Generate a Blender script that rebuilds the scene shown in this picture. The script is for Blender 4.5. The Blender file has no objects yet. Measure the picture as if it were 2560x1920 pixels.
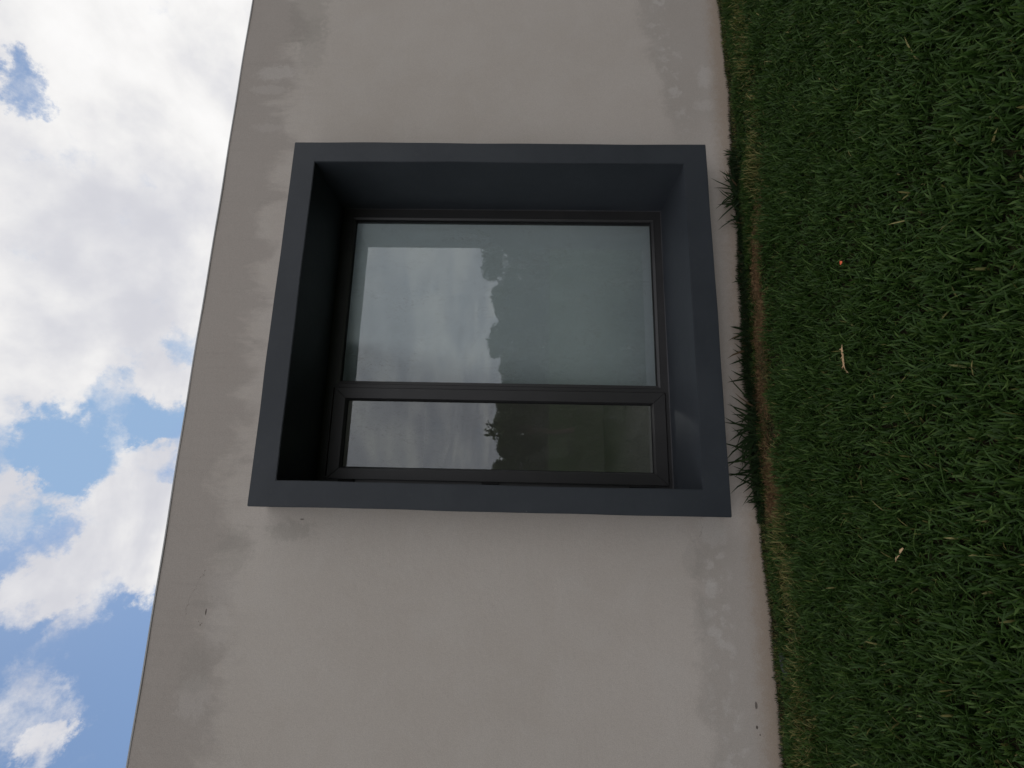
import bpy, bmesh, math, random
import numpy as np
from mathutils import Matrix, Vector
random.seed(7); rng = np.random.default_rng(11)
S = bpy.context.scene
COL = S.collection

# ------------------------------------------------------------------ camera (photo was taken turned on its side)
F = Vector((0.21449, 0.97645, 0.02331)); R = Vector((0.97649, -0.21490, 0.01682)); U = R.cross(F)
cam_data = bpy.data.cameras.new('camera'); cam = bpy.data.objects.new('camera', cam_data); COL.objects.link(cam)
cam_data.sensor_fit = 'HORIZONTAL'; cam_data.sensor_width = 36; cam_data.lens = 1245.0/2560*36
cam_data.clip_start = 0.05; cam_data.clip_end = 2000
X, Y, Z = -U.normalized(), R.normalized(), -F.normalized()
m = Matrix((X, Y, Z)).transposed().to_4x4(); m.translation = (0, 0, 1.194); cam.matrix_world = m
S.camera = cam

# ------------------------------------------------------------------ sky, sun, exposure
SUN_EL, SUN_AZ = math.radians(52), math.radians(14)      # behind the house
S.view_settings.view_transform = 'Standard'; S.view_settings.look = 'None'
S.view_settings.exposure = 0.35; S.view_settings.gamma = 1.0
W = bpy.data.worlds.new('World'); S.world = W; W.use_nodes = True

class NT:
    def __init__(s, nt): s.nt = nt; nt.nodes.clear()
    def n(s, typ, **kw):
        o = s.nt.nodes.new(typ)
        for k, v in kw.items():
            if k == 'inp':
                for a, b in v.items():
                    if isinstance(b, bpy.types.NodeSocket): s.nt.links.new(b, o.inputs[a])
                    else: o.inputs[a].default_value = b
            else: setattr(o, k, v)
        return o
    def m(s, op, a, b=0.0, c=0.0, clamp=False):
        return s.n('ShaderNodeMath', operation=op, use_clamp=clamp, inp={0: a, 1: b, 2: c}).outputs[0]
    def v(s, op, a, b=(0, 0, 0)):
        o = s.n('ShaderNodeVectorMath', operation=op, inp={0: a, 1: b})
        return o.outputs['Value'] if op in ('DOT_PRODUCT', 'LENGTH', 'DISTANCE') else o.outputs[0]
    def noise(s, vec, scale, detail=4, rough=.5, dist=0.0, col=False, dim='3D'):
        o = s.n('ShaderNodeTexNoise', noise_dimensions=dim, inp={'Vector': vec, 'Scale': scale, 'Detail': detail, 'Roughness': rough, 'Distortion': dist})
        return o.outputs['Color' if col else 'Fac']
    def ss(s, x, a, b, lo=0.0, hi=1.0):
        return s.n('ShaderNodeMapRange', interpolation_type='SMOOTHSTEP', inp={0: x, 1: a, 2: b, 3: lo, 4: hi}).outputs[0]
    def mix(s, f, a, b, blend='MIX'):
        o = s.n('ShaderNodeMix', data_type='RGBA', blend_type=blend)
        for i, x in ((0, f), (6, a), (7, b)):
            if isinstance(x, bpy.types.NodeSocket): s.nt.links.new(x, o.inputs[i])
            else: o.inputs[i].default_value = (*x, 1) if isinstance(x, tuple) and len(x) == 3 else x
        return o.outputs[2]
    def sep(s, v): return s.n('ShaderNodeSeparateXYZ', inp={0: v}).outputs

SKYM, SKYA = (.36, .47, .58), (.80, 1.05, 1.40)
w = NT(W.node_tree)
D = w.n('ShaderNodeTexCoord').outputs['Generated']
sky = w.n('ShaderNodeTexSky', sky_type='NISHITA', sun_disc=False, sun_elevation=SUN_EL, sun_rotation=SUN_AZ, air_density=1.0, dust_density=0.6, ozone_density=1.3).outputs[0]
dx, dy, dz = w.sep(D)[:3]
den = w.m('ADD', w.m('MAXIMUM', dz, 0.0), 0.12)
P = w.n('ShaderNodeCombineXYZ', inp={0: w.m('DIVIDE', dx, den), 1: w.m('DIVIDE', dy, den), 2: 0.3}).outputs[0]
warp = w.v('MULTIPLY', w.v('SUBTRACT', w.noise(D, 9.0, 8, .66, col=True), (.5, .5, .5)), (.20, .20, .20))
DW = w.v('NORMALIZE', w.v('ADD', D, warp))
def blob(c, r0, r1, amp):
    L = math.sqrt(sum(q*q for q in c)); c = tuple(q/L for q in c)
    return w.ss(w.v('DOT_PRODUCT', DW, c), math.cos(math.radians(r1)), math.cos(math.radians(r0)), 0.0, amp)
blobs = [((-.36, .74, .57), 15, 32, -.90), ((-.20, .84, .50), 3, 10, -.3),
         ((.504, .544, .671), 0.2, 2.4, -.58), ((.22, .795, .565), .5, 2.5, -.30), ((.131, .761, .636), 1, 3.0, -.30),
         ((.062, .723, .688), 1, 4.2, -.62), ((.106, .804, .585), .5, 3.2, -.55), ((-.01, .812, .584), .5, 3, -.3), ((.03, .76, .65), .5, 3, -.3),
         ((-.095, .772, .628), 3.0, 7.2, .80), ((.010, .792, .608), 1.0, 4.0, .58), ((-.115, .832, .545), 2, 7.0, .75), ((-.062, .725, .686), .6, 3.0, -.45), ((-.02, .83, .55), 1, 4.5, .45),
         ((-.040, .690, .722), .8, 3.6, .70), ((-.165, .712, .682), .6, 3.2, .62), ((-.290, .706, .640), .5, 4.4, .50), ((-.250, .800, .540), .3, 2.5, .28),
         ((-.346, .700, .615), .5, 2, .5), ((-.215, .75, .625), .3, 2.5, .30)]
cov = 0.93
for b in blobs: cov = w.m('ADD', blob(*b), cov)
fb = w.noise(P, 2.6, 9, .6, .3)
fb2 = w.noise(D, 15.0, 9, .68)
cov = w.m('ADD', cov, w.m('MULTIPLY', w.m('SUBTRACT', fb, .5), .55))
cov = w.m('ADD', cov, w.m('MULTIPLY', w.m('SUBTRACT', fb2, .5), 1.25))
alpha = w.m('POWER', w.ss(cov, .16, .86), 1.15)
# thickness -> grey bases, thin bright edges
th = w.noise(w.v('ADD', P, (4.3, 1.7, 0)), 1.5, 7, .55, .5)
th2 = w.noise(D, 9.0, 5, .55)
sunv = (math.sin(SUN_AZ)*math.cos(SUN_EL), math.cos(SUN_AZ)*math.cos(SUN_EL), math.sin(SUN_EL))
glow = w.ss(w.v('DOT_PRODUCT', D, sunv), -.3, .95)
shade = w.m('ADD', w.ss(w.m('ADD', w.m('MULTIPLY', th, .65), w.m('MULTIPLY', th2, .35)), .36, .64, .70, 1.0), w.m('MULTIPLY', glow, .10))
lum = w.m('MULTIPLY', shade, w.ss(glow, 0, 1, 8.2, 7.0))
cc = w.mix(w.ss(shade, .7, 1.05), (.90, .91, 1.0), (1, .99, .985))
ccol = w.v('MULTIPLY', cc, w.n('ShaderNodeCombineXYZ', inp={0: lum, 1: lum, 2: lum}).outputs[0])
skyc = w.v('ADD', w.v('MULTIPLY', w.v('MINIMUM', sky, (4.5, 5.5, 7.0)), SKYM), SKYA)
tot = w.mix(alpha, skyc, ccol)
bg = w.n('ShaderNodeBackground', inp={'Color': tot, 'Strength': 0.1})
w.n('ShaderNodeOutputWorld', inp={'Surface': bg.outputs[0]})

sun = bpy.data.lights.new('sun', 'SUN'); sun.energy = 2.0; sun.angle = math.radians(12); sun.color = (1, .95, .88)
so = bpy.data.objects.new('sun', sun); COL.objects.link(so)
so.rotation_euler = Vector(sunv).to_track_quat('Z', 'Y').to_euler()

# ------------------------------------------------------------------ helpers
def mat(name):
    m_ = bpy.data.materials.new(name); m_.use_nodes = True; return m_, NT(m_.node_tree)
def out(t, sh): t.n('ShaderNodeOutputMaterial', inp={'Surface': sh})
def principled(t, col, rough=.6, spec=.5, bump=None, bstr=.3, bdist=.01, **kw):
    inp = {'Base Color': (*col, 1) if isinstance(col, tuple) else col, 'Roughness': rough, 'Specular IOR Level': spec}
    inp.update(kw)
    if bump is not None:
        inp['Normal'] = t.n('ShaderNodeBump', inp={'Strength': bstr, 'Distance': bdist, 'Height': bump}).outputs[0]
    return t.n('ShaderNodeBsdfPrincipled', inp=inp).outputs[0]
def tag(o, label=None, cat=None, group=None, kind=None):
    if label: o['label'] = label
    if cat: o['category'] = cat
    if group: o['group'] = group
    if kind: o['kind'] = kind
    return o
def empty(name, loc=(0, 0, 0)):
    o = bpy.data.objects.new(name, None); COL.objects.link(o); o.location = loc; o.empty_display_size = .2; return o
def link(name, me, m_, parent=None):
    o = bpy.data.objects.new(name, me); COL.objects.link(o)
    if m_ is not None: me.materials.append(m_)
    if parent is not None:
        o.parent = parent; o.matrix_parent_inverse = Matrix.Translation(-Vector(parent.location)) if parent.parent is None else Matrix.Identity(4)
    return o
def from_bm(name, bm, m_, parent=None, bevel=0, seg=2, smooth=False):
    if bevel:
        bmesh.ops.bevel(bm, geom=[e for e in bm.edges if len(e.link_faces) == 2 and e.calc_face_angle(0) > .5], offset=bevel, segments=seg, profile=.5, affect='EDGES')
    me = bpy.data.meshes.new(name); bm.normal_update(); bm.to_mesh(me); bm.free()
    if smooth: me.polygons.foreach_set('use_smooth', [True]*len(me.polygons))
    return link(name, me, m_, parent)
def box(bm, x0, x1, y0, y1, z0, z1):
    v = [bm.verts.new(p) for p in ((x0,y0,z0),(x1,y0,z0),(x1,y1,z0),(x0,y1,z0),(x0,y0,z1),(x1,y0,z1),(x1,y1,z1),(x0,y1,z1))]
    for f in ((0,3,2,1),(4,5,6,7),(0,1,5,4),(1,2,6,5),(2,3,7,6),(3,0,4,7)): bm.faces.new([v[i] for i in f])
def ring(bm, o, i, y0, y1):
    """mitred rectangular ring; o, i = (x0,x1,z0,z1) outer, inner; front at y0"""
    def loop(r, y): return [bm.verts.new(p) for p in ((r[0],y,r[2]),(r[1],y,r[2]),(r[1],y,r[3]),(r[0],y,r[3]))]
    a, b, c, d = loop(o, y0), loop(i, y0), loop(o, y1), loop(i, y1)
    for k in range(4):
        l = (k+1) % 4
        bm.faces.new((a[k], a[l], b[l], b[k])); bm.faces.new((c[l], c[k], d[k], d[l]))
        bm.faces.new((a[l], a[k], c[k], c[l])); bm.faces.new((b[k], b[l], d[l], d[k]))

# wobbly ring made of long subdivided members (hand-rendered edges)
def wob(t, seed, amp): return amp*(math.sin(t*2.1+seed*1.7)+.6*math.sin(t*5.3+seed*4.1)+.35*math.sin(t*11.7+seed*2.3))/1.5
def wavy_ring(bm, o, i, y0, y1, yi=None, n=40, amp=.0022):
    def corners(r): return [(r[0], r[2]), (r[1], r[2]), (r[1], r[3]), (r[0], r[3])]
    def loop(r, y, s):
        vs = []; c = corners(r)
        for k in range(4):
            (ax, az), (bx, bz) = c[k], c[(k+1) % 4]
            nx, nz = (0, 1) if k % 2 == 0 else (1, 0)
            for j in range(n):
                t = j/n; L = math.hypot(bx-ax, bz-az)
                env = min(1, 8*min(t, 1-t)); w_ = wob(t*L*1.3, s+k, amp)*env
                vs.append(bm.verts.new((ax+(bx-ax)*t+nx*w_, y+wob(t*L, s+k+9, amp*.5)*env, az+(bz-az)*t+nz*w_)))
        return vs
    a, b, c, d = loop(o, y0, 1), loop(i, y0, 5), loop(o, y1, 1), loop(i, y1 if yi is None else yi, 6)
    N = 4*n
    for k in range(N):
        l = (k+1) % N
        bm.faces.new((a[k], a[l], b[l], b[k])); bm.faces.new((c[l], c[k], d[k], d[l]))
        bm.faces.new((a[l], a[k], c[k], c[l])); bm.faces.new((b[k], b[l], d[l], d[k]))

# ------------------------------------------------------------------ materials
# wall plaster
M_wall, t = mat('plaster')
O = t.n('ShaderNodeTexCoord').outputs['Object']; ox, oy, oz = t.sep(O)[:3]
n1 = t.noise(O, 1.1, 5, .55); n2 = t.noise(O, 4.5, 9, .70, .6); n3 = t.noise(O, 260, 3, .6); n4 = t.noise(O, 34, 7, .7)
stretch = t.noise(t.v('MULTIPLY', O, (2.4, 1, 1)), 2.0, 8, .62, .4)
base = t.mix(t.ss(n1, .3, .7), (.520, .466, .416), (.555, .500, .450))
base = t.mix(t.m('MULTIPLY', t.ss(n2, .35, .7), .35), base, (.580, .538, .494))
# weathered darker band under the coping, ragged lower edge
streak = t.noise(t.v('MULTIPLY', O, (30, 1, 1.6)), 1.0, 6, .65, .5)
base = t.mix(t.m('MULTIPLY', t.m('MULTIPLY', t.ss(streak, .50, .72), t.ss(oz, 2.2, 2.9)), .22), base, (.34, .30, .27))
edge = t.m('ADD', oz, t.m('MULTIPLY', t.m('SUBTRACT', stretch, .5), .95))
edge = t.m('ADD', edge, t.m('MULTIPLY', t.m('SUBTRACT', n4, .5), .06))
top = t.ss(edge, 2.57, 2.74)
base = t.mix(t.m('MULTIPLY', top, .60), base, (.375, .330, .300))
def el(cx, cz, rx, rz, n=n4, amp=.9, soft=.5):
    a = t.m('DIVIDE', t.m('SUBTRACT', ox, cx), rx); b = t.m('DIVIDE', t.m('SUBTRACT', oz, cz), rz)
    d = t.m('SQRT', t.m('ADD', t.m('MULTIPLY', a, a), t.m('MULTIPLY', b, b)))
    d = t.m('ADD', d, t.m('MULTIPLY', t.m('SUBTRACT', n, .5), amp*2))
    d = t.m('ADD', d, t.m('MULTIPLY', t.m('SUBTRACT', n2, .5), amp*1.6))
    return t.ss(d, 1.0, 1.0-soft)
for (cx, cz, rx, rz, s_) in ((2.52, 2.76, .07, .17, .55), (2.40, 2.80, .04, .13, .35), (2.13, 2.76, .04, .12, .30), (-.66, 2.66, .16, .07, .25), (-.98, 2.72, .12, .1, .35), (-.48, 2.66, .1, .12, .22)):
    base = t.mix(t.m('MULTIPLY', el(cx, cz, rx, rz), s_), base, (.585, .540, .50))
for (cx, cz, rx, rz, s_) in ((-.21, 2.36, .07, .16, .38), (-.30, 2.62, .14, .12, .3), (3.0, 2.62, .35, .16, .32), (2.72, 2.56, .25, .10, .25), (-.56, 2.76, .02, .07, .25), (-.85, 2.74, .13, .10, .28)):
    base = t.mix(t.m('MULTIPLY', el(cx, cz, rx, rz), s_), base, (.34, .312, .278))
# rising damp along the foot: darker ragged band with chalky bloom at its upper rim
foot = t.m('ADD', oz, t.m('MULTIPLY', t.m('SUBTRACT', n2, .5), .34))
foot = t.m('ADD', foot, t.m('MULTIPLY', t.m('SUBTRACT', n4, .5), .08))
fz = t.m('ADD', foot, t.m('MULTIPLY', t.ss(ox, 2.0, 3.1), -.17))
damp = t.m('SUBTRACT', 1.0, t.ss(fz, .28, .37))
midmask = t.m('ADD', t.m('SUBTRACT', 1.0, t.ss(ox, -.25, -.10)), t.ss(ox, 1.95, 2.3), clamp=True)
base = t.mix(t.m('MULTIPLY', t.m('MULTIPLY', damp, midmask), .42), base, (.345, .312, .28))
bloom = t.m('MULTIPLY', t.m('MULTIPLY', t.ss(fz, .15, .22), t.m('SUBTRACT', 1.0, t.ss(fz, .24, .31))), t.ss(t.noise(O, 14, 6, .6), .5, .6))
base = t.mix(t.m('MULTIPLY', t.m('MULTIPLY', bloom, midmask), .6), base, (.575, .54, .50))
for (cx, cz, rx, rz, s_) in ((-.16, .25, .09, .08, .4), (-.43, .27, .05, .05, .5), (-.62, .27, .04, .045, .5), (2.5, .12, .10, .06, .4), (2.3, .13, .05, .08, .35)):
    base = t.mix(t.m('MULTIPLY', el(cx, cz, rx, rz), s_), base, (.60, .565, .525))
for (cx, cz, rx, rz, s_) in ((-.29, .35, .10, .06, .20), (-.58, .33, .12, .05, .18)):
    base = t.mix(t.m('MULTIPLY', el(cx, cz, rx, rz), s_), base, (.31, .288, .26))
# soil splash tint
spl = t.m('SUBTRACT', 1.0, t.ss(t.m('ADD', oz, t.m('MULTIPLY', t.m('SUBTRACT', n4, .5), .10)), .02, .13))
base = t.mix(t.m('MULTIPLY', spl, .55), base, (.32, .23, .15))
# individual stains
for (cx, cz, rx, rz, s_) in ((-.596, 2.723, .016, .0035, .9), (-.655, 2.742, .006, .003, .6), (-.648, 2.735, .003, .003, .6), (-.64, 2.752, .003, .002, .5), (-.15, 2.30, .004, .012, .6), (-.93, .098, .018, .007, .7), (-1.02, .102, .009, .006, .8), (-1.05, .09, .005, .004, .7)):
    base = t.mix(t.m('MULTIPLY', el(cx, cz, rx, rz, n3, .35, .3), s_), base, (.045, .03, .025))
# pin holes
vo = t.n('ShaderNodeTexVoronoi', feature='F1', inp={'Vector': O, 'Scale': 9.0, 'Randomness': 1.0})
rare = t.m('GREATER_THAN', t.sep(vo.outputs['Color'])[0], .74)
pin = t.m('MULTIPLY', t.m('LESS_THAN', vo.outputs['Distance'], t.m('MULTIPLY', t.sep(vo.outputs['Color'])[1], .034)), rare)
base = t.mix(t.m('MULTIPLY', pin, .75), base, (.06, .05, .045))
# hair cracks
cz_ = t.m('ADD', t.m('MULTIPLY', ox, -.35), t.m('MULTIPLY', t.m('SUBTRACT', t.noise(O, 22, 5, .6), .5), .09))
def crack(z0, x0, x1):
    d = t.m('ABSOLUTE', t.m('SUBTRACT', t.m('SUBTRACT', oz, z0), cz_))
    return t.m('MULTIPLY', t.m('LESS_THAN', d, .0009), t.m('MULTIPLY', t.m('GREATER_THAN', ox, x0), t.m('LESS_THAN', ox, x1)))
cr = t.m('ADD', crack(.255, -.19, -.06), crack(2.62, -.62, -.40), clamp=True)
base = t.mix(t.m('MULTIPLY', cr, .5), base, (.12, .10, .09))
fine = t.ss(n3, .25, .75, .89, 1.10)
base = t.v('MULTIPLY', base, t.n('ShaderNodeCombineXYZ', inp={0: fine, 1: fine, 2: fine}).outputs[0])
trowel = t.noise(t.v('MULTIPLY', O, (3, 1, 9)), 1.0, 4, .6, 1.0)
hgt = t.m('ADD', t.m('ADD', t.m('MULTIPLY', trowel, .7), t.m('MULTIPLY', n3, .65)), t.m('ADD', t.m('MULTIPLY', n4, .8), t.m('MULTIPLY', n2, 1.6)))
hgt = t.m('SUBTRACT', hgt, t.m('MULTIPLY', pin, 1.5))
out(t, principled(t, base, .92, .15, hgt, .22, .006))

# dark painted render of the surround
M_sur, t = mat('anthracite_render')
O = t.n('ShaderNodeTexCoord').outputs['Object']
a = t.noise(O, 3.0, 5, .6); b = t.noise(O, 420, 2, .6); c = t.noise(O, 28, 5, .6)
col = t.mix(t.ss(a, .3, .7), (.027, .0325, .040), (.036, .042, .050))
col = t.mix(t.m('MULTIPLY', t.ss(c, .55, .8), .3), col, (.058, .062, .067))
vo = t.n('ShaderNodeTexVoronoi', inp={'Vector': O, 'Scale': 14.0}); sp = t.m('MULTIPLY', t.m('LESS_THAN', vo.outputs['Distance'], .028), t.m('GREATER_THAN', t.sep(vo.outputs['Color'])[0], .82))
col = t.mix(t.m('MULTIPLY', sp, .6), col, (.2, .2, .2))
out(t, principled(t, col, .55, .42, t.m('ADD', b, t.m('MULTIPLY', a, 5)), .30, .004))

# window aluminium
M_alu, t = mat('bronze_aluminium')
O = t.n('ShaderNodeTexCoord').outputs['Object']
g = t.noise(t.v('MULTIPLY', O, (260, 60, 3)), 1.0, 3, .6); g2 = t.noise(O, 6, 4)
col = t.mix(g, (.026, .0255, .026), (.037, .036, .036)); col = t.mix(t.m('MULTIPLY', t.ss(g2, .45, .75), .25), col, (.055, .053, .052))
out(t, principled(t, col, .42, .45, g, .06, .001))
M_black, t = mat('black_rubber'); out(t, principled(t, (.008, .008, .008), .7, .3, t.noise(t.n('ShaderNodeTexCoord').outputs['Object'], 80), .1, .001))
M_caulk, t = mat('sealant'); out(t, principled(t, t.mix(t.noise(t.n('ShaderNodeTexCoord').outputs['Object'], 60), (.05, .05, .053), (.11, .11, .115)), .5, .5))
# coping metal
M_cop, t = mat('zinc'); O = t.n('ShaderNodeTexCoord').outputs['Object']
out(t, principled(t, t.mix(t.noise(O, 5, 5), (.36, .36, .36), (.44, .43, .42)), .5, .5))
# glass
M_glass, t = mat('window_glass')
O = t.n('ShaderNodeTexCoord').outputs['Object']
gm = t.n('ShaderNodeNewGeometry'); cosi = t.m('ABSOLUTE', t.v('DOT_PRODUCT', gm.outputs['Normal'], gm.outputs['Incoming']))
fr = t.m('ADD', .04, t.m('MULTIPLY', .96, t.m('POWER', t.m('SUBTRACT', 1.0, cosi), 5.0)))
fac = t.m('MULTIPLY', fr, 1.85, clamp=True)
tr = t.n('ShaderNodeBsdfTransparent', inp={'Color': (.95, .97, .97, 1)}).outputs[0]
gl = t.n('ShaderNodeBsdfGlossy', inp={'Color': (.96, .99, 1, 1), 'Roughness': .0}).outputs[0]
mx = t.n('ShaderNodeMixShader', inp={0: fac, 1: tr, 2: gl}).outputs[0]
mottle = t.m('MULTIPLY', t.ss(t.noise(O, 2.2, 6, .65, 1.5), .42, .75), t.ss(t.noise(t.v('MULTIPLY', O, (34, 1, 16)), 1.0, 7, .75, 2.2), .48, .66, .12, 1.0))
df = t.n('ShaderNodeBsdfDiffuse', inp={'Color': (.55, .56, .54, 1)}).outputs[0]
mx2 = t.n('ShaderNodeMixShader', inp={0: t.m('ADD', t.m('MULTIPLY', mottle, .12), .006), 1: mx, 2: df}).outputs[0]  # pale diffuse mottle mixed patchily over the glass
out(t, mx2)
M_blind, t = mat('blind_fabric'); O = t.n('ShaderNodeTexCoord').outputs['Object']
col = t.mix(t.noise(O, 3, 5), (.66, .72, .765), (.72, .78, .82))
out(t, t.n('ShaderNodeMixShader', inp={0: .24, 1: principled(t, col, .9, .1, t.noise(O, 500), .1, .001), 2: t.n('ShaderNodeBsdfTranslucent', inp={'Color': col}).outputs[0]}).outputs[0])
M_room, t = mat('room_paint'); O = t.n('ShaderNodeTexCoord').outputs['Object']
out(t, principled(t, t.mix(t.noise(O, 2, 3), (.30, .29, .26), (.36, .34, .31)), .9, .2))
M_roof, t = mat('roof_membrane'); O = t.n('ShaderNodeTexCoord').outputs['Object']
out(t, principled(t, t.mix(t.noise(O, 3, 6), (.12, .12, .12), (.22, .21, .20)), .9, .2))
# soil / lawn ground
M_soil, t = mat('ground'); O = t.n('ShaderNodeTexCoord').outputs['Object']
a = t.noise(O, 1.3, 6, .6); b = t.noise(O, 40, 6, .7); c = t.noise(O, 220, 4, .7)
near = t.mix(b, (.010, .008, .005), (.034, .024, .014))
near = t.mix(t.ss(c, .4, .7), near, (.030, .040, .014))
far = t.mix(a, (.018, .030, .009), (.030, .044, .014)); far = t.mix(t.ss(b, .35, .7), far, (.012, .020, .006))
dist = t.v('LENGTH', t.v('MULTIPLY', O, (1, 1, 0)))
out(t, principled(t, t.mix(t.ss(dist, 5, 11), near, far), .95, .1, t.m('ADD', b, c), .6, .02))
# grass
def grass_mat(name, cA, cB, cC, dryA, dryB):
    m_, t = mat(name)
    rnd = t.n('ShaderNodeNewGeometry').outputs['Random Per Island']
    dry = t.n('ShaderNodeAttribute', attribute_name='dry').outputs['Fac']; tipp = t.n('ShaderNodeAttribute', attribute_name='tip').outputs['Fac']
    r2 = t.m('FRACT', t.m('MULTIPLY', rnd, 17.31)); r3 = t.m('FRACT', t.m('MULTIPLY', rnd, 53.7))
    col = t.mix(rnd, cA, cB); col = t.mix(t.m('MULTIPLY', t.ss(r2, .72, 1.0), .85), col, cC)
    col = t.mix(t.m('MULTIPLY', tipp, .28), col, cC)
    dr = t.mix(r3, dryA, dryB)
    col = t.mix(t.m('GREATER_THAN', dry, r2), col, dr)
    p = principled(t, col, .50, .20)
    tl = t.n('ShaderNodeBsdfTranslucent', inp={'Color': t.v('MULTIPLY', col, (1.15, 1.25, .7))}).outputs[0]
    out(t, t.n('ShaderNodeMixShader', inp={0: .22, 1: p, 2: tl}).outputs[0]); return m_
M_grass = grass_mat('grass_blades', (.007, .025, .005), (.032, .078, .014), (.090, .150, .036), (.120, .120, .035), (.28, .25, .10))
M_dead = grass_mat('dead_blades', (.030, .045, .015), (.06, .08, .03), (.10, .10, .04), (.070, .042, .022), (.30, .185, .095))
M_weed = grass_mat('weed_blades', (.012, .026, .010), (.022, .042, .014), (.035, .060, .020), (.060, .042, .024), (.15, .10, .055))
M_straw, t = mat('straw'); out(t, principled(t, t.mix(t.noise(t.n('ShaderNodeTexCoord').outputs['Object'], 120), (.38, .24, .12), (.62, .44, .26)), .6, .3))
M_pet, t = mat('red_petal'); out(t, principled(t, t.mix(t.noise(t.n('ShaderNodeTexCoord').outputs['Object'], 200), (.75, .10, .04), (.9, .22, .10)), .6, .3))
M_stone, t = mat('stone'); O = t.n('ShaderNodeTexCoord').outputs['Object']
out(t, principled(t, t.mix(t.noise(O, 30, 6), (.035, .036, .040), (.075, .075, .082)), .8, .3, t.noise(O, 60, 6), .4, .004))
M_leaf, t = mat('foliage'); rnd = t.n('ShaderNodeNewGeometry').outputs['Random Per Island']
col = t.mix(rnd, (.022, .040, .014), (.070, .100, .032))
out(t, t.n('ShaderNodeMixShader', inp={0: .2, 1: principled(t, col, .55, .3), 2: t.n('ShaderNodeBsdfTranslucent', inp={'Color': col}).outputs[0]}).outputs[0])
M_bark, t = mat('bark'); O = t.n('ShaderNodeTexCoord').outputs['Object']
out(t, principled(t, t.mix(t.noise(t.v('MULTIPLY', O, (20, 20, 3)), 1, 5), (.05, .04, .03), (.14, .11, .085)), .9, .2, t.noise(O, 25, 5), .5, .02))

# ------------------------------------------------------------------ ground
WALL = 2.58
def gh(x, y):
    x = np.asarray(x, float); y = np.asarray(y, float)
    h = .010*np.sin(1.7*x+.6*y+.4)+.008*np.sin(3.1*y-1.3*x+1.1)+.005*np.sin(6.3*x+2.1)*np.cos(4.7*y)+.003*np.sin(13*x+7*y)
    fade = np.clip(1-(np.abs(x-.8)-8)/4, 0, 1)*np.clip(1-(-y-6)/4, 0, 1)
    return (h-.004)*fade
xs = np.concatenate([[-600, -200, -80, -30, -14], np.arange(-10, 11.6, .08), [15, 30, 80, 200, 600]])
ys = np.concatenate([[-600, -200, -80, -40, -24, -14], np.arange(-8, 2.95, .08), [6, 14, 40, 200, 600]])
gx, gy = np.meshgrid(xs, ys); gz = gh(gx, gy); nx_, ny_ = len(xs), len(ys)
vv = np.stack([gx, gy, gz], -1).reshape(-1, 3)
ii = np.arange(nx_*ny_).reshape(ny_, nx_)
ff = np.stack([ii[:-1, :-1], ii[:-1, 1:], ii[1:, 1:], ii[1:, :-1]], -1).reshape(-1, 4)
me = bpy.data.meshes.new('ground'); me.from_pydata(vv.tolist(), [], ff.tolist()); me.polygons.foreach_set('use_smooth', [True]*len(ff))
tag(link('ground', me, M_soil), kind='structure')

# ------------------------------------------------------------------ house
HX0, HX1, HY1, HZ = -5.0, 8.0, 9.5, 2.985
SO = (-.087, 1.889, .220, 2.493)      # surround outer x0,x1,z0,z1
SI = (.037, 1.765, .345, 2.368)       # surround inner
house = tag(empty('house', (1.5, WALL, 0)), 'flat roofed house wall of weathered beige plaster around the dark window', 'house')
bm = bmesh.new()
hx0, hx1, hz0, hz1 = SO[0]+.02, SO[1]-.02, SO[2]+.02, SO[3]-.02; TH = .34
gxs = [HX0, hx0, hx1, HX1]; gzs = [-.3, hz0, hz1, HZ]
fr_ = [[bm.verts.new((x, WALL, z)) for z in gzs] for x in gxs]; bk = [[bm.verts.new((x, WALL+TH, z)) for z in gzs] for x in gxs]
for i in range(3):
    for j in range(3):
        if (i, j) == (1, 1): continue
        bm.faces.new((fr_[i][j], fr_[i+1][j], fr_[i+1][j+1], fr_[i][j+1])); bm.faces.new((bk[i+1][j], bk[i][j], bk[i][j+1], bk[i+1][j+1]))
q = [(1, 1), (2, 1), (2, 2), (1, 2)]
for k in range(4):
    (a, b), (c, d) = q[k], q[(k+1) % 4]; bm.faces.new((fr_[a][b], fr_[c][d], bk[c][d], bk[a][b]))
for i in range(3): bm.faces.new((fr_[i][3], fr_[i+1][3], bk[i+1][3], bk[i][3]))
for j in range(3):
    bm.faces.new((fr_[0][j+1], fr_[0][j], bk[0][j], bk[0][j+1])) if False else bm.faces.new((fr_[0][j], fr_[0][j+1], bk[0][j+1], bk[0][j]))
    bm.faces.new((fr_[3][j+1], fr_[3][j], bk[3][j], bk[3][j+1]))
from_bm('wall', bm, M_wall, house)
for nm, a in (('wall', (HX0, HX0+.3, WALL+TH, HY1, -.3, HZ)), ('wall', (HX1-.3, HX1, WALL+TH, HY1, -.3, HZ)), ('wall', (HX0+.3, HX1-.3, HY1-.3, HY1, -.3, HZ))):
    bm = bmesh.new(); box(bm, *a); from_bm(nm, bm, M_wall, house)
SK = (.95, 3.0, 3.15, 4.9)  # unseen roof opening, added so daylight and sun reach the blind's back
def holed(bm, x0, x1, y0, y1, z0, z1):
    box(bm, x0, SK[0], y0, y1, z0, z1); box(bm, SK[1], x1, y0, y1, z0, z1)
    box(bm, SK[0], SK[1], y0, SK[2], z0, z1); box(bm, SK[0], SK[1], SK[3], y1, z0, z1)
bm = bmesh.new(); holed(bm, HX0+.3, HX1-.3, WALL+TH, HY1-.3, 2.62, 2.80); from_bm('roof', bm, M_roof, house)
bm = bmesh.new()   # slightly uneven metal capping strip on the parapet
n = 260
pr = [(-.003, -.003), (-.003, .004), (.36, .004), (.36, -.02), (.357, -.02), (.357, .001), (.0, .001), (-.0008, -.003)]
prev = None
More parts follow.
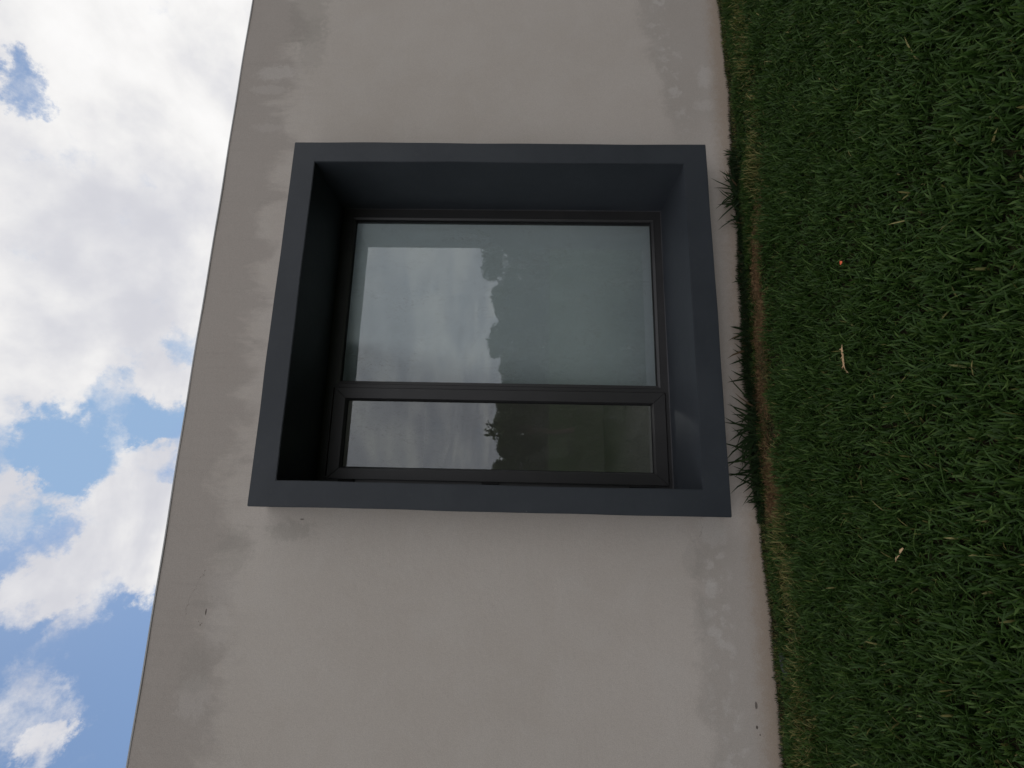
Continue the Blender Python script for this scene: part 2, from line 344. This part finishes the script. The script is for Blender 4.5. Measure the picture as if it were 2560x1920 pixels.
for k in range(n+1):
    x = HX0-.005+(HX1-HX0+.01)*k/n; w_ = .0018*math.sin(x*3.1)+.0012*math.sin(x*9.7+1)
    r_ = [bm.verts.new((x, WALL+a_+w_*.4, HZ+b_+w_)) for a_, b_ in pr]
    if prev:
        for j in range(len(pr)): bm.faces.new((prev[j], r_[j], r_[(j+1) % len(pr)], prev[(j+1) % len(pr)]))
    else: bm.faces.new(r_)
    prev = r_
bm.faces.new(prev[::-1]); bmesh.ops.recalc_face_normals(bm, faces=bm.faces); from_bm('coping', bm, M_cop, house)
bm = bmesh.new()   # inner room shell around the window
def inner_box(bm, x0, x1, y0, y1, z0, z1):
    box(bm, x0-.1, x0, y0, y1, z0, z1); box(bm, x1, x1+.1, y0, y1, z0, z1); box(bm, x0, x1, y1, y1+.1, z0, z1)
    box(bm, x0-.1, x1+.1, y0, y1+.1, z0-.1, z0-.002); holed(bm, x0-.1, x1+.1, y0, y1+.1, z1+.002, z1+.1)
inner_box(bm, -1.6, 3.4, WALL+TH+.004, 6.6, .12, 2.5); from_bm('room', bm, M_room, house)

bm = bmesh.new()
for a in ((SK[0]-.06, SK[0], SK[2]-.06, SK[3]+.06), (SK[1], SK[1]+.06, SK[2]-.06, SK[3]+.06), (SK[0], SK[1], SK[2]-.06, SK[2]), (SK[0], SK[1], SK[3], SK[3]+.06)): box(bm, *a, 2.803, 2.93)
added_skylight = from_bm('added_skylight', bm, M_alu, house)  # upstand of the added roof light
bm = bmesh.new(); box(bm, SK[0]-.05, SK[1]+.05, SK[2]-.05, SK[3]+.05, 2.932, 2.938); o = from_bm('pane', bm, M_glass); o.parent = added_skylight

# window surround: deep box frame
FRONT, BACK = 2.40, 2.865
bm = bmesh.new(); wavy_ring(bm, SO, SI, FRONT, WALL+TH-.02, WALL+TH-.02)
bmesh.ops.recalc_face_normals(bm, faces=bm.faces)
bmesh.ops.bevel(bm, geom=[e for e in bm.edges if len(e.link_faces) == 2 and e.calc_face_angle(0) > .8], offset=.003, segments=2, affect='EDGES')
from_bm('window_surround', bm, M_sur, house)

# fixed outer frame with mullion
e_ = .002
FO = (SI[0]-.01, SI[1]+.01, SI[2]-.01, SI[3]+.01)
FX = (.617, 1.700, .396, 2.300)         # opening for the fixed pane
SX = (.075, .592, .366, 2.318)          # opening behind the sash
bm = bmesh.new()
def bar(x0, x1, z0, z1, y0=BACK, y1=BACK+.07): box(bm, x0, x1, y0, y1, z0, z1)
bar(FO[0], SX[0], FO[2], FO[3]); bar(FX[1], FO[1], FO[2], FO[3])
bar(SX[0], FX[1], FO[2], SX[2]); bar(SX[0], FX[1], SX[3], FO[3])
bar(SX[1], FX[0], SX[2], SX[3]); bar(FX[0], FX[1], SX[2], FX[2]); bar(FX[0], FX[1], FX[3], SX[3])
window = from_bm('window', bm, M_alu, house)
window['label'] = 'dark bronze fixed frame with one mullion'
def sub(name, bm, m_, bevel=0):
    o = from_bm(name, bm, m_, None, bevel); o.parent = window; o.matrix_parent_inverse = window.matrix_world.inverted() if False else Matrix.Identity(4); return o
bpy.context.view_layer.update()
# window object sits at origin of the house frame: keep children in world coordinates
def ring_bars(bm, o, i, y0, y1, gap=.0006, slope=0.0):
    """four mitred members with a hairline joint"""
    cs = [((o[0], o[2]), (i[0], i[2])), ((o[1], o[2]), (i[1], i[2])), ((o[1], o[3]), (i[1], i[3])), ((o[0], o[3]), (i[0], i[3]))]
    for k in range(4):
        (oa, ia), (ob, ib) = cs[k], cs[(k+1) % 4]
        d = Vector((ob[0]-oa[0], 0, ob[1]-oa[1])).normalized()*gap
        P_ = [Vector((oa[0], y0, oa[1]))+d, Vector((ob[0], y0, ob[1]))-d, Vector((ib[0], y0+slope, ib[1]))-d, Vector((ia[0], y0+slope, ia[1]))+d]
        f_ = [bm.verts.new(p) for p in P_]; b_ = [bm.verts.new((p.x, y1, p.z)) for p in P_]
        bm.faces.new(f_); bm.faces.new(b_[::-1])
        for j in range(4): bm.faces.new((f_[(j+1) % 4], f_[j], b_[j], b_[(j+1) % 4]))
# glazing bead round the fixed pane
bm = bmesh.new(); ring_bars(bm, (FX[0]-.002, FX[1]+.002, FX[2]-.002, FX[3]+.002), (.632, 1.690, .408, 2.284), BACK-.004, BACK+.03, slope=.006); sub('glazing_bead', bm, M_alu)
bm = bmesh.new(); ring(bm, (.628, 1.694, .404, 2.288), (.6345, 1.686, .4115, 2.2805), BACK+.012, BACK+.032); sub('gasket', bm, M_black)
bm = bmesh.new(); box(bm, .625, 1.697, BACK+.024, BACK+.028, .401, 2.291); sub('pane', bm, M_glass)['label'] = 'wide fixed pane'
# opening sash
SY = BACK-.016
bm = bmesh.new(); ring_bars(bm, (.060, .588, .374, 2.305), (.120, .526, .442, 2.237), SY, SY+.05)
bmesh.ops.bevel(bm, geom=[e for e in bm.edges if abs(e.verts[0].co.y-SY) < 1e-5 and abs(e.verts[1].co.y-SY) < 1e-5], offset=.0012, segments=1, affect='EDGES')
sub('sash', bm, M_alu)['label'] = 'narrow opening sash with mitred corners'
bm = bmesh.new(); ring_bars(bm, (.119, .527, .441, 2.238), (.1275, .5185, .4495, 2.2295), SY+.002, SY+.03, slope=.012); sub('glazing_bead', bm, M_alu)
bm = bmesh.new(); ring(bm, (.124, .522, .446, 2.233), (.1305, .5155, .4525, 2.2265), SY+.018, SY+.034); sub('gasket', bm, M_black)
bm = bmesh.new(); box(bm, .121, .525, SY+.026, SY+.030, .443, 2.236); sub('pane', bm, M_glass)['label'] = 'narrow sash pane'
for (z0, z1) in ((2.146, 2.235), (1.326, 1.421), (.446, .591)):
    bm = bmesh.new(); box(bm, .0375, .0595, SY+.001, SY+.012, z0, z1)
    bmesh.ops.create_cone(bm, cap_ends=True, segments=14, radius1=.007, radius2=.007, depth=z1-z0-.004, matrix=Matrix.Translation((.050, SY-.002, (z0+z1)/2)))
    sub('hinge', bm, M_black)
# sealant line where frame meets the sill and the jamb
bm = bmesh.new(); box(bm, SI[0]+.003, SI[1]-.003, BACK-.005, BACK+.001, SI[2]-.002, SI[2]+.0035)
box(bm, SI[1]-.003, SI[1]+.004, BACK-.005, BACK+.001, SI[2]+.004, SI[3]-.004); sub('sealant_line', bm, M_caulk)

# blind inside, behind the wide pane (hangs from the room ceiling)
blind = tag(empty('roller_blind', (1.17, 2.99, 2.46)), 'pale grey-green blind drawn down behind the wide fixed pane', 'blind')
bm = bmesh.new()
pv = None
for k in range(61):
    x = .600+1.24*k/60; yy = 2.985+.0022*math.sin(k*.5)+.001*math.sin(k*1.3)
    a_ = bm.verts.new((x, yy, .30)); b_ = bm.verts.new((x, yy, 2.44)); 
    if pv: bm.faces.new((pv[0], a_, b_, pv[1]))
    pv = (a_, b_)
bmesh.ops.solidify(bm, geom=bm.faces, thickness=.0012)
from_bm('fabric', bm, M_blind, blind, smooth=True)
bm = bmesh.new(); bmesh.ops.create_cone(bm, cap_ends=True, segments=20, radius1=.026, radius2=.026, depth=1.18, matrix=Matrix.Translation((1.18, 3.012, 2.455)) @ Matrix.Rotation(math.pi/2, 4, 'Y')); from_bm('roller', bm, M_alu, blind)
bm = bmesh.new(); box(bm, .6, 1.76, 2.976, 2.995, .275, .305); from_bm('bottom_bar', bm, M_alu, blind, .003)

# ------------------------------------------------------------------ grass
def blades(px, py, hgt, wid, az, lean, dry, twist, zoff=0.0):
    n = len(px); ts = np.array([0, .42, .80, 1.0]); ws = np.array([.85, 1.0, .86, 0])
    bx, by = np.cos(az), np.sin(az); wa = az+np.pi/2+twist
    z0 = gh(px, py)-.004+zoff
    V = np.zeros((n, 7, 3)); T = np.zeros((n, 7)); c = 0
    for k, (t_, s_) in enumerate(zip(ts, ws)):
        hd = hgt*lean*t_**1.6; vd = hgt*(t_-.35*np.minimum(lean, 1.3)*t_**2)
        cx, cy, cz = px+bx*hd, py+by*hd, z0+np.maximum(vd, .002*t_)
        wx, wy = np.cos(wa+twist*t_)*wid*s_*.5, np.sin(wa+twist*t_)*wid*s_*.5
        if k < 3:
            V[:, c] = np.stack([cx-wx, cy-wy, cz], -1); V[:, c+1] = np.stack([cx+wx, cy+wy, cz+wid*.12], -1); T[:, c:c+2] = t_; c += 2
        else: V[:, 6] = np.stack([cx, cy, cz], -1); T[:, 6] = 1
    V[:, :, 1] = np.minimum(V[:, :, 1], WALL-.002)
    return V, T, np.repeat(dry[:, None], 7, 1)
def blade_mesh(name, parts):
    V = np.concatenate([p[0] for p in parts]); T = np.concatenate([p[1] for p in parts]); Dr = np.concatenate([p[2] for p in parts])
    n = len(V); me = bpy.data.meshes.new(name)
    me.vertices.add(n*7); me.vertices.foreach_set('co', V.reshape(-1).astype(np.float32))
    pat = np.array([0, 1, 3, 2, 2, 3, 5, 4, 4, 5, 6]); li = (pat[None]+7*np.arange(n)[:, None]).reshape(-1)
    me.loops.add(n*11); me.loops.foreach_set('vertex_index', li.astype(np.int32))
    me.polygons.add(n*3); ls = (np.array([0, 4, 8])[None]+11*np.arange(n)[:, None]).reshape(-1)
    me.polygons.foreach_set('loop_start', ls.astype(np.int32))
    me.update(calc_edges=True)
    a = me.attributes.new('dry', 'FLOAT', 'POINT'); a.data.foreach_set('value', Dr.reshape(-1).astype(np.float32))
    a = me.attributes.new('tip', 'FLOAT', 'POINT'); a.data.foreach_set('value', T.reshape(-1).astype(np.float32))
    me.polygons.foreach_set('use_smooth', [True]*(n*3)); me.validate(); return me
PH = rng.uniform(0, 6.28, (24, 3)); KV = rng.normal(0, 1, (24, 2))
def nz(x, y, k):      # smooth pseudo noise, ~N(0,.5)
    s = np.zeros_like(x)
    for i in range(24): s += np.sin(KV[i, 0]*k*x+KV[i, 1]*k*y+PH[i, 0]+k)
    return s/7
def scatter(n, x0, x1, y0, y1):
    return rng.uniform(x0, x1, n), rng.uniform(y0, y1, n)
def lawn(n, x0, x1, y0, y1, wscale=1.0, hscale=1.0):
    x, y = scatter(n, x0, x1, y0, y1); s = WALL-y
    tuft = nz(x, y, 13); big = nz(x, y, 2.6)
    # blades gather into little tufts
    cell = .045; cxn = np.round(x/cell+.35*nz(x, y, 5))*cell; cyn = np.round(y/cell+.35*nz(y, x, 5))*cell
    pull = .35; x = x+(cxn-x)*pull; y = y+(cyn-y)*pull; s = WALL-y
    inwin = (1/(1+np.exp(-(x+.10)/.05)))*(1/(1+np.exp((x-1.45)/.14)))
    wave = .02*np.sin(3*x+.7)+.014*np.sin(9*x)+.012*np.sin(21*x+1)+.008*np.sin(47*x)+.10*np.clip(x-.6, 0, 1.2)
    # bare brown strip below the projecting surround
    strip = np.exp(-((s-.150-wave)/(.052+.05*np.clip(.9-x, 0, .7)))**4)*inwin
    edgeshort = np.clip((s-.02)/.20, 0, 1)
    keep = rng.random(n) < (1-.90*strip)*np.where(s < .09, .50, 1.0)
    h = (.018+.024*edgeshort)*(1+.36*tuft+.18*big)*rng.uniform(.55, 1.5, n)*hscale
    h = np.clip(h*(1-.4*strip), .010, .085)
    dry = np.clip(.006+.012*np.clip(big, 0, 1)+.50*np.exp(-((s-.25)/.075)**2)*(1-inwin)*np.clip(.45+.8*nz(x, y, 4), 0, 1)+.7*strip, 0, 1)
    dry = np.clip(dry+.20*np.exp(-((s-.20)/.035)**2)*np.clip(.1-x, 0, .5)*2+.62*(np.exp(-(((x+.33)/.22)**2+((s-.25)/.07)**2))), 0, .95)
    dry = np.where(s < .07, np.where(inwin > .5, .05, .35), dry)
    az = rng.uniform(0, 2*np.pi, n)+.7*big; lean = np.abs(rng.normal(.48, .36, n))+.04
    near = np.clip((s-.25)/.9, 0, 1)
    wid = rng.uniform(.0026, .0072, n)*wscale*(.45+.28*edgeshort+.37*near)
    k = keep; return blades(x[k], y[k], h[k], wid[k], az[k], lean[k], dry[k], rng.normal(0, .5, n)[k])
parts = [lawn(250000, -2.2, 4.4, .75, 2.575), lawn(36000, -2.2, 4.4, 2.42, 2.575),
         lawn(60000, -5.2, -2.2, .3, 2.575, 1.3), lawn(60000, 4.4, 8.0, .3, 2.575, 1.3), lawn(90000, -3.5, 5.5, -1.8, .75, 1.6, 1.1), lawn(50000, -6, 9, -6, -1.8, 2.6, 1.2), lawn(46000, -6, 13, -16, -6, 5.0, 1.5)]
# longer stray blades in the near lawn
x, y = scatter(6000, -2, 4, .8, 2.2); n = len(x)
parts.append(blades(x, y, rng.uniform(.045, .085, n), rng.uniform(.003, .0058, n), rng.uniform(0, 6.28, n), np.abs(rng.normal(.8, .4, n)), np.full(n, .015), rng.normal(0, .6, n)))
lawn_me = blade_mesh('lawn_grass', parts); tag(link('lawn_grass', lawn_me, M_grass), 'dense green mown lawn grass growing up to the wall foot', 'grass', kind='stuff')
# thatch of dead stems in the bare strip
n = 24000; x = rng.uniform(-.12, 1.62, n); wave = .02*np.sin(3*x+.7)+.014*np.sin(9*x)+.012*np.sin(21*x+1)+.008*np.sin(47*x)+.10*np.clip(x-.6, 0, 1.2)
s = .150+wave+rng.normal(0, .036, n)*np.clip(1.55-.75*np.clip(x-.2, 0, 1.2), .35, 1.5); keep = rng.random(n) < np.clip((1.7-x)/.8, .15, 1)*np.clip(.62+1.3*nz(x, s*3, 9), .08, 1)
x, s = x[keep], s[keep]; n = len(x)
me = blade_mesh('dead_grass_strip', [blades(x, WALL-s, rng.uniform(.008, .030, n), rng.uniform(.0018, .0040, n), rng.uniform(0, 6.28, n), np.abs(rng.normal(1.3, .7, n)), np.clip(.80+.5*nz(x, s*2, 14), .25, 1), rng.normal(0, .8, n), .003)])
tag(link('dead_grass_strip', me, M_dead), 'orange-brown strip of dead grass below the window surround', 'dead grass', kind='stuff')
# dark fringe against the wall foot
n = 17000; x = rng.uniform(-5, 8, n); n2_ = 7000; x = np.concatenate([x, rng.uniform(-.12, 1.95, n2_)]); n += n2_
s = np.abs(rng.normal(.0, .035, n))+.006; big = nz(x, x*0, 6); inw = (x > -.12) & (x < 1.95)
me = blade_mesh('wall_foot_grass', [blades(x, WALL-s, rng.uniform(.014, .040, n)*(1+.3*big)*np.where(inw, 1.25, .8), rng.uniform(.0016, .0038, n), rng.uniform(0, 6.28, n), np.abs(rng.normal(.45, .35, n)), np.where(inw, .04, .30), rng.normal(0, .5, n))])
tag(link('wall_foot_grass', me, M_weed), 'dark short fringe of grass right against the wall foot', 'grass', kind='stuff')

# individual coarse weed tufts against the wall
def weed(x, y, nb, hmin, hmax, spread, label, seed, fan=1.0):
    """coarse flat blades fanning out in front of the wall"""
    r = np.random.default_rng(seed); V = np.zeros((nb, 7, 3)); T = np.tile(np.array([0, 0, .38, .38, .72, .72, 1.0]), (nb, 1))
    for b in range(nb):
        bx, by = r.normal(0, spread), r.normal(0, .010); L = r.uniform(hmin, hmax)*1.15; a0 = r.normal(0, .72*fan); bend = r.normal(0, .7)+.5*a0; wd = r.uniform(.0065, .0115)*min(1, L/.08)
        p = np.array([bx, by, -.006]); ydr = r.normal(0, .18); k = 0
        for i_, (t_, w_) in enumerate(zip((0, .38, .72, 1.0), (.7, 1.0, .72, 0))):
            a = a0+bend*t_; d = np.array([math.sin(a), ydr*.5, math.cos(a)])
            if i_: p = p+d*L*(t_-tl)
            tl = t_; n_ = np.array([math.cos(a), ydr*.6, -math.sin(a)])*wd*w_*.5
            if i_ < 3: V[b, k] = p-n_; V[b, k+1] = p+n_; k += 2
            else: V[b, 6] = p
    V[:, :, 1] = np.minimum(V[:, :, 1], WALL-.002-y)
    o = link('weed_tuft', blade_mesh('weed_tuft', [(V, T, np.full((nb, 7), .02))]), M_weed); o.location = (x, y, 0)
    tag(o, label, 'weed', 'weed tufts along the wall foot')
weed(1.930, 2.545, 9, .05, .09, .015, 'small sparse grass tuft at the wall foot below the right end of the surround', 1)
weed(1.660, 2.530, 44, .05, .160, .060, 'wide spiky dark tuft with thick bent blades near the right end of the surround', 2, 1.2)
weed(1.500, 2.545, 16, .04, .085, .03, 'low clump of bent blades just left of the wide spiky right tuft', 3, 1.3)
weed(1.170, 2.550, 14, .03, .075, .03, 'short dark tuft under the wide pane, third from the right', 4)
weed(.880, 2.548, 16, .05, .105, .03, 'thin upright tuft below the middle of the wide pane', 5)
weed(.690, 2.548, 20, .06, .135, .05, 'tuft of crossing blades below the mullion side of the wide pane', 6, .9)
weed(.330, 2.530, 58, .06, .215, .085, 'tallest dense tuft reaching behind the surround below the narrow sash', 7, .9)
weed(.110, 2.532, 34, .05, .180, .055, 'dark spiky tuft beneath the hinge side of the narrow sash', 8)
weed(.000, 2.548, 18, .04, .085, .022, 'last low tuft at the left end under the surround', 9, 1.2)

# ------------------------------------------------------------------ small things on the lawn
def tube(bm, pts, rad, seg=6, flat=1.0):
    prev = None
    for k, p in enumerate(pts):
        p = Vector(p); d = (Vector(pts[min(k+1, len(pts)-1)])-Vector(pts[max(k-1, 0)])).normalized()
        a = d.cross(Vector((0, 0, 1)));  a = a.normalized() if a.length > .01 else Vector((1, 0, 0)); b = a.cross(d)
        r = rad[k]; c = [bm.verts.new(p+(a*math.cos(6.2832*j/seg)+b*math.sin(6.2832*j/seg)*flat)*r) for j in range(seg)]
        if prev:
            for j in range(seg): bm.faces.new((prev[j], prev[(j+1) % seg], c[(j+1) % seg], c[j]))
        else: bm.faces.new(c[::-1])
        prev = c
    bm.faces.new(prev)
bm = bmesh.new()
pts = [(0, 0, .047), (-.018, .003, .050), (-.034, .006, .049), (-.040, .008, .047), (-.058, .010, .049), (-.074, .016, .046), (-.090, .018, .043), (-.102, .020, .038)]
tube(bm, pts, [.0015, .0050, .0062, .0040, .0056, .0040, .0024, .0010], flat=.35)
for k, (dx_, dy_) in enumerate(((.004, .010), (-.006, -.009), (-.012, .012), (-.016, -.008), (-.012, .010), (-.020, -.016))):
    p = Vector(pts[k+1]); tube(bm, [p, p+Vector((dx_*.6, dy_*.7, .003)), p+Vector((dx_, dy_, .001))], [.0026, .0017, .0005], 5, .5)
o = from_bm('dry_stalk', bm, M_straw, None, smooth=True); o.location = (.550, 1.745, .002); o.rotation_euler.z = .12; tag(o, 'pale dry notched straw stalk lying on top of the dark lawn', 'straw')
bm = bmesh.new(); tube(bm, [(0, 0, .052), (.014, -.004, .056), (.030, -.010, .052)], [.003, .0055, .001], 6, .4); tube(bm, [(.035, -.012, .050), (.052, -.020, .053), (.070, -.022, .050)], [.0015, .004, .001], 6, .4)
o = from_bm('dry_leaf', bm, M_straw, None, smooth=True); o.scale = (.85, .85, .95); o.location = (-.135, 1.590, -.004); o.rotation_euler.z = 2.7; tag(o, 'small curled orange-tan dry leaf on the lawn left of the window', 'leaf')
bm = bmesh.new(); bmesh.ops.create_icosphere(bm, subdivisions=2, radius=.007)
for v in bm.verts: v.co.z *= .35; v.co.x *= 1+.3*math.sin(v.co.y*600); v.co.z += 25*(v.co.x**2)
o = from_bm('red_petal', bm, M_pet, None, smooth=True); o.location = (.842, 1.69, .052); tag(o, 'tiny orange-red petal caught in the lawn', 'petal')
bm = bmesh.new(); bmesh.ops.create_icosphere(bm, subdivisions=4, radius=1)
for v in bm.verts:
    n_ = 1+.10*math.sin(v.co.x*3+1)*math.cos(v.co.y*4)+.05*math.sin(v.co.z*7+v.co.x*5); v.co = Vector((v.co.x*.075*n_, v.co.y*.028*n_, v.co.z*.022*n_))
o = from_bm('stone', bm, M_stone, None, smooth=True); o.location = (-.735, 2.470, -.002); o.rotation_euler.z = .25; tag(o, 'smooth dark grey stone half buried between lawn and wall', 'stone')

# ------------------------------------------------------------------ trees across the garden (seen mirrored in the panes)
def leaf_cloud(name, lumps, n, size, seed):
    r = np.random.default_rng(seed); w_ = np.array([l[3]**2 for l in lumps]); idx = r.choice(len(lumps), n, p=w_/w_.sum())
    L = np.array(lumps)[idx]; d = r.normal(0, 1, (n, 3)); d /= np.linalg.norm(d, axis=1)[:, None]
    rad = L[:, 3:4]*r.uniform(.25, 1, (n, 1))**.45*r.uniform(.9, 1.12, (n, 1)); c = L[:, :3]+d*rad*np.array([1, 1, .85])
    a = r.normal(0, 1, (n, 3)); a /= np.linalg.norm(a, axis=1)[:, None]; b = np.cross(a, r.normal(0, 1, (n, 3))); b /= np.linalg.norm(b, axis=1)[:, None]
    s = size*r.uniform(.6, 1.4, (n, 1)); V = np.stack([c-a*s, c+b*s*.42, c+a*s, c-b*s*.42], 1)
    me = bpy.data.meshes.new(name); me.from_pydata(V.reshape(-1, 3).tolist(), [], np.arange(4*n).reshape(-1, 4).tolist()); return me
def tree(x, y, h, r, label, seed, nl=2600, size=.10, cat='tree', name='garden_tree', group='trees across the garden', low=.12):
    rr = random.Random(seed); root = tag(empty(name, (x, y, 0)), label, cat, group)
    bm = bmesh.new(); tube(bm, [(0, 0, -.1), (.04*h*rr.uniform(-1, 1), 0, h*.25), (.05*h*rr.uniform(-1, 1), .02, h*.5), (0, 0, h*.82)], [.045*h/2.5+.03, .035*h/2.5+.02, .03, .008], 8)
    lumps = [(0, 0, h-r*.85, r*.85)]
    for k in range(15):
        a = rr.uniform(0, 6.28); q = r*rr.uniform(.25, .95); z = h*rr.uniform(low, .88); lr = r*rr.uniform(.30, .55); z = min(z, h-lr*.8)
        p = (q*math.cos(a), q*math.sin(a), z); lumps.append((*p, lr))
        tube(bm, [(0, 0, z*.45), (p[0]*.5, p[1]*.5, z*.8), p], [.022, .014, .004], 5)
    me = bpy.data.meshes.new('trunk'); bm.to_mesh(me); bm.free(); me.materials.append(M_bark)
    o = bpy.data.objects.new('trunk', me); COL.objects.link(o); o.parent = root
    me = leaf_cloud('crown', lumps, nl, size, seed); me.materials.append(M_leaf); o = bpy.data.objects.new('crown', me); COL.objects.link(o); o.parent = root
for k, (x, y, h, r, lb) in enumerate((
    (15.4, -19.5, 2.9, 1.5, 'tree mirrored beside the right jamb, mostly hidden by it'),
    (12.2, -19.1, 3.60, 1.35, 'tallest round bushy tree mirrored nearest the right jamb of the wide pane'),
    (10.2, -19.3, 3.10, 1.05, 'rounded tree mirrored just left of the tallest one'),
    (8.85, -19.6, 2.70, .95, 'low rounded tree mirrored at the middle of the wide pane'),
    (7.60, -19.1, 3.22, .80, 'small domed tree standing above its neighbours, mirrored left of the pane middle'),
    (6.30, -19.4, 2.62, .95, 'low bush mirrored right of the mullion'),
    (5.10, -19.5, 2.58, .95, 'low bush mirrored behind the mullion edge'),
    (3.90, -19.3, 2.68, .95, 'ragged bush mirrored next to the mullion in the sash pane'),
    (2.45, -19.6, 2.60, .95, 'low bush mirrored in the middle of the sash pane'),
    (1.05, -19.1, 2.80, .70, 'small round tree mirrored beside the hinge side of the sash pane'),
    (-.60, -19.5, 2.70, 1.0, 'bush mirrored near the hinge edge of the sash'))):
    tree(x, y, h, r, lb, 50+k, 6500, .085)
tree(1.45, -5.6, 2.12, .33, 'young sparse tree with large leaves mirrored in the narrow sash pane', 91, 260, .075, name='young_tree', group=None, low=.55)

hedge = tag(empty('hedge', (6, -22, 0)), 'long dark hedge behind the row of mirrored trees', 'hedge')
r = np.random.default_rng(5); n = 26000
L = np.stack([r.uniform(-18, 18, n), r.uniform(-.5, .5, n), r.uniform(0, 2.1, n)], -1); L[:, 2] *= 1+.10*np.sin(L[:, 0]*1.3)+.06*np.sin(L[:, 0]*3.1)
me = leaf_cloud('foliage', [(0, 0, 0, 1)], n, .10, 6); co = np.zeros(n*12, np.float32); me.vertices.foreach_get('co', co); co = co.reshape(n, 4, 3); co = co-co.mean(1, keepdims=True)+L[:, None]
me.vertices.foreach_set('co', co.reshape(-1).astype(np.float32)); me.materials.append(M_leaf); o = bpy.data.objects.new('foliage', me); COL.objects.link(o); o.parent = hedge
bm = bmesh.new()
for k in range(36): tube(bm, [(-17.5+k, 0, -.1), (-17.5+k+.1, 0, .9), (-17.4+k, .1, 1.7)], [.05, .035, .01], 6)
me = bpy.data.meshes.new('stems'); bm.to_mesh(me); bm.free(); me.materials.append(M_bark); o = bpy.data.objects.new('stems', me); COL.objects.link(o); o.parent = hedge

# ------------------------------------------------------------------ render settings
S.cycles.max_bounces = 8; S.cycles.transparent_max_bounces = 12; S.cycles.diffuse_bounces = 4
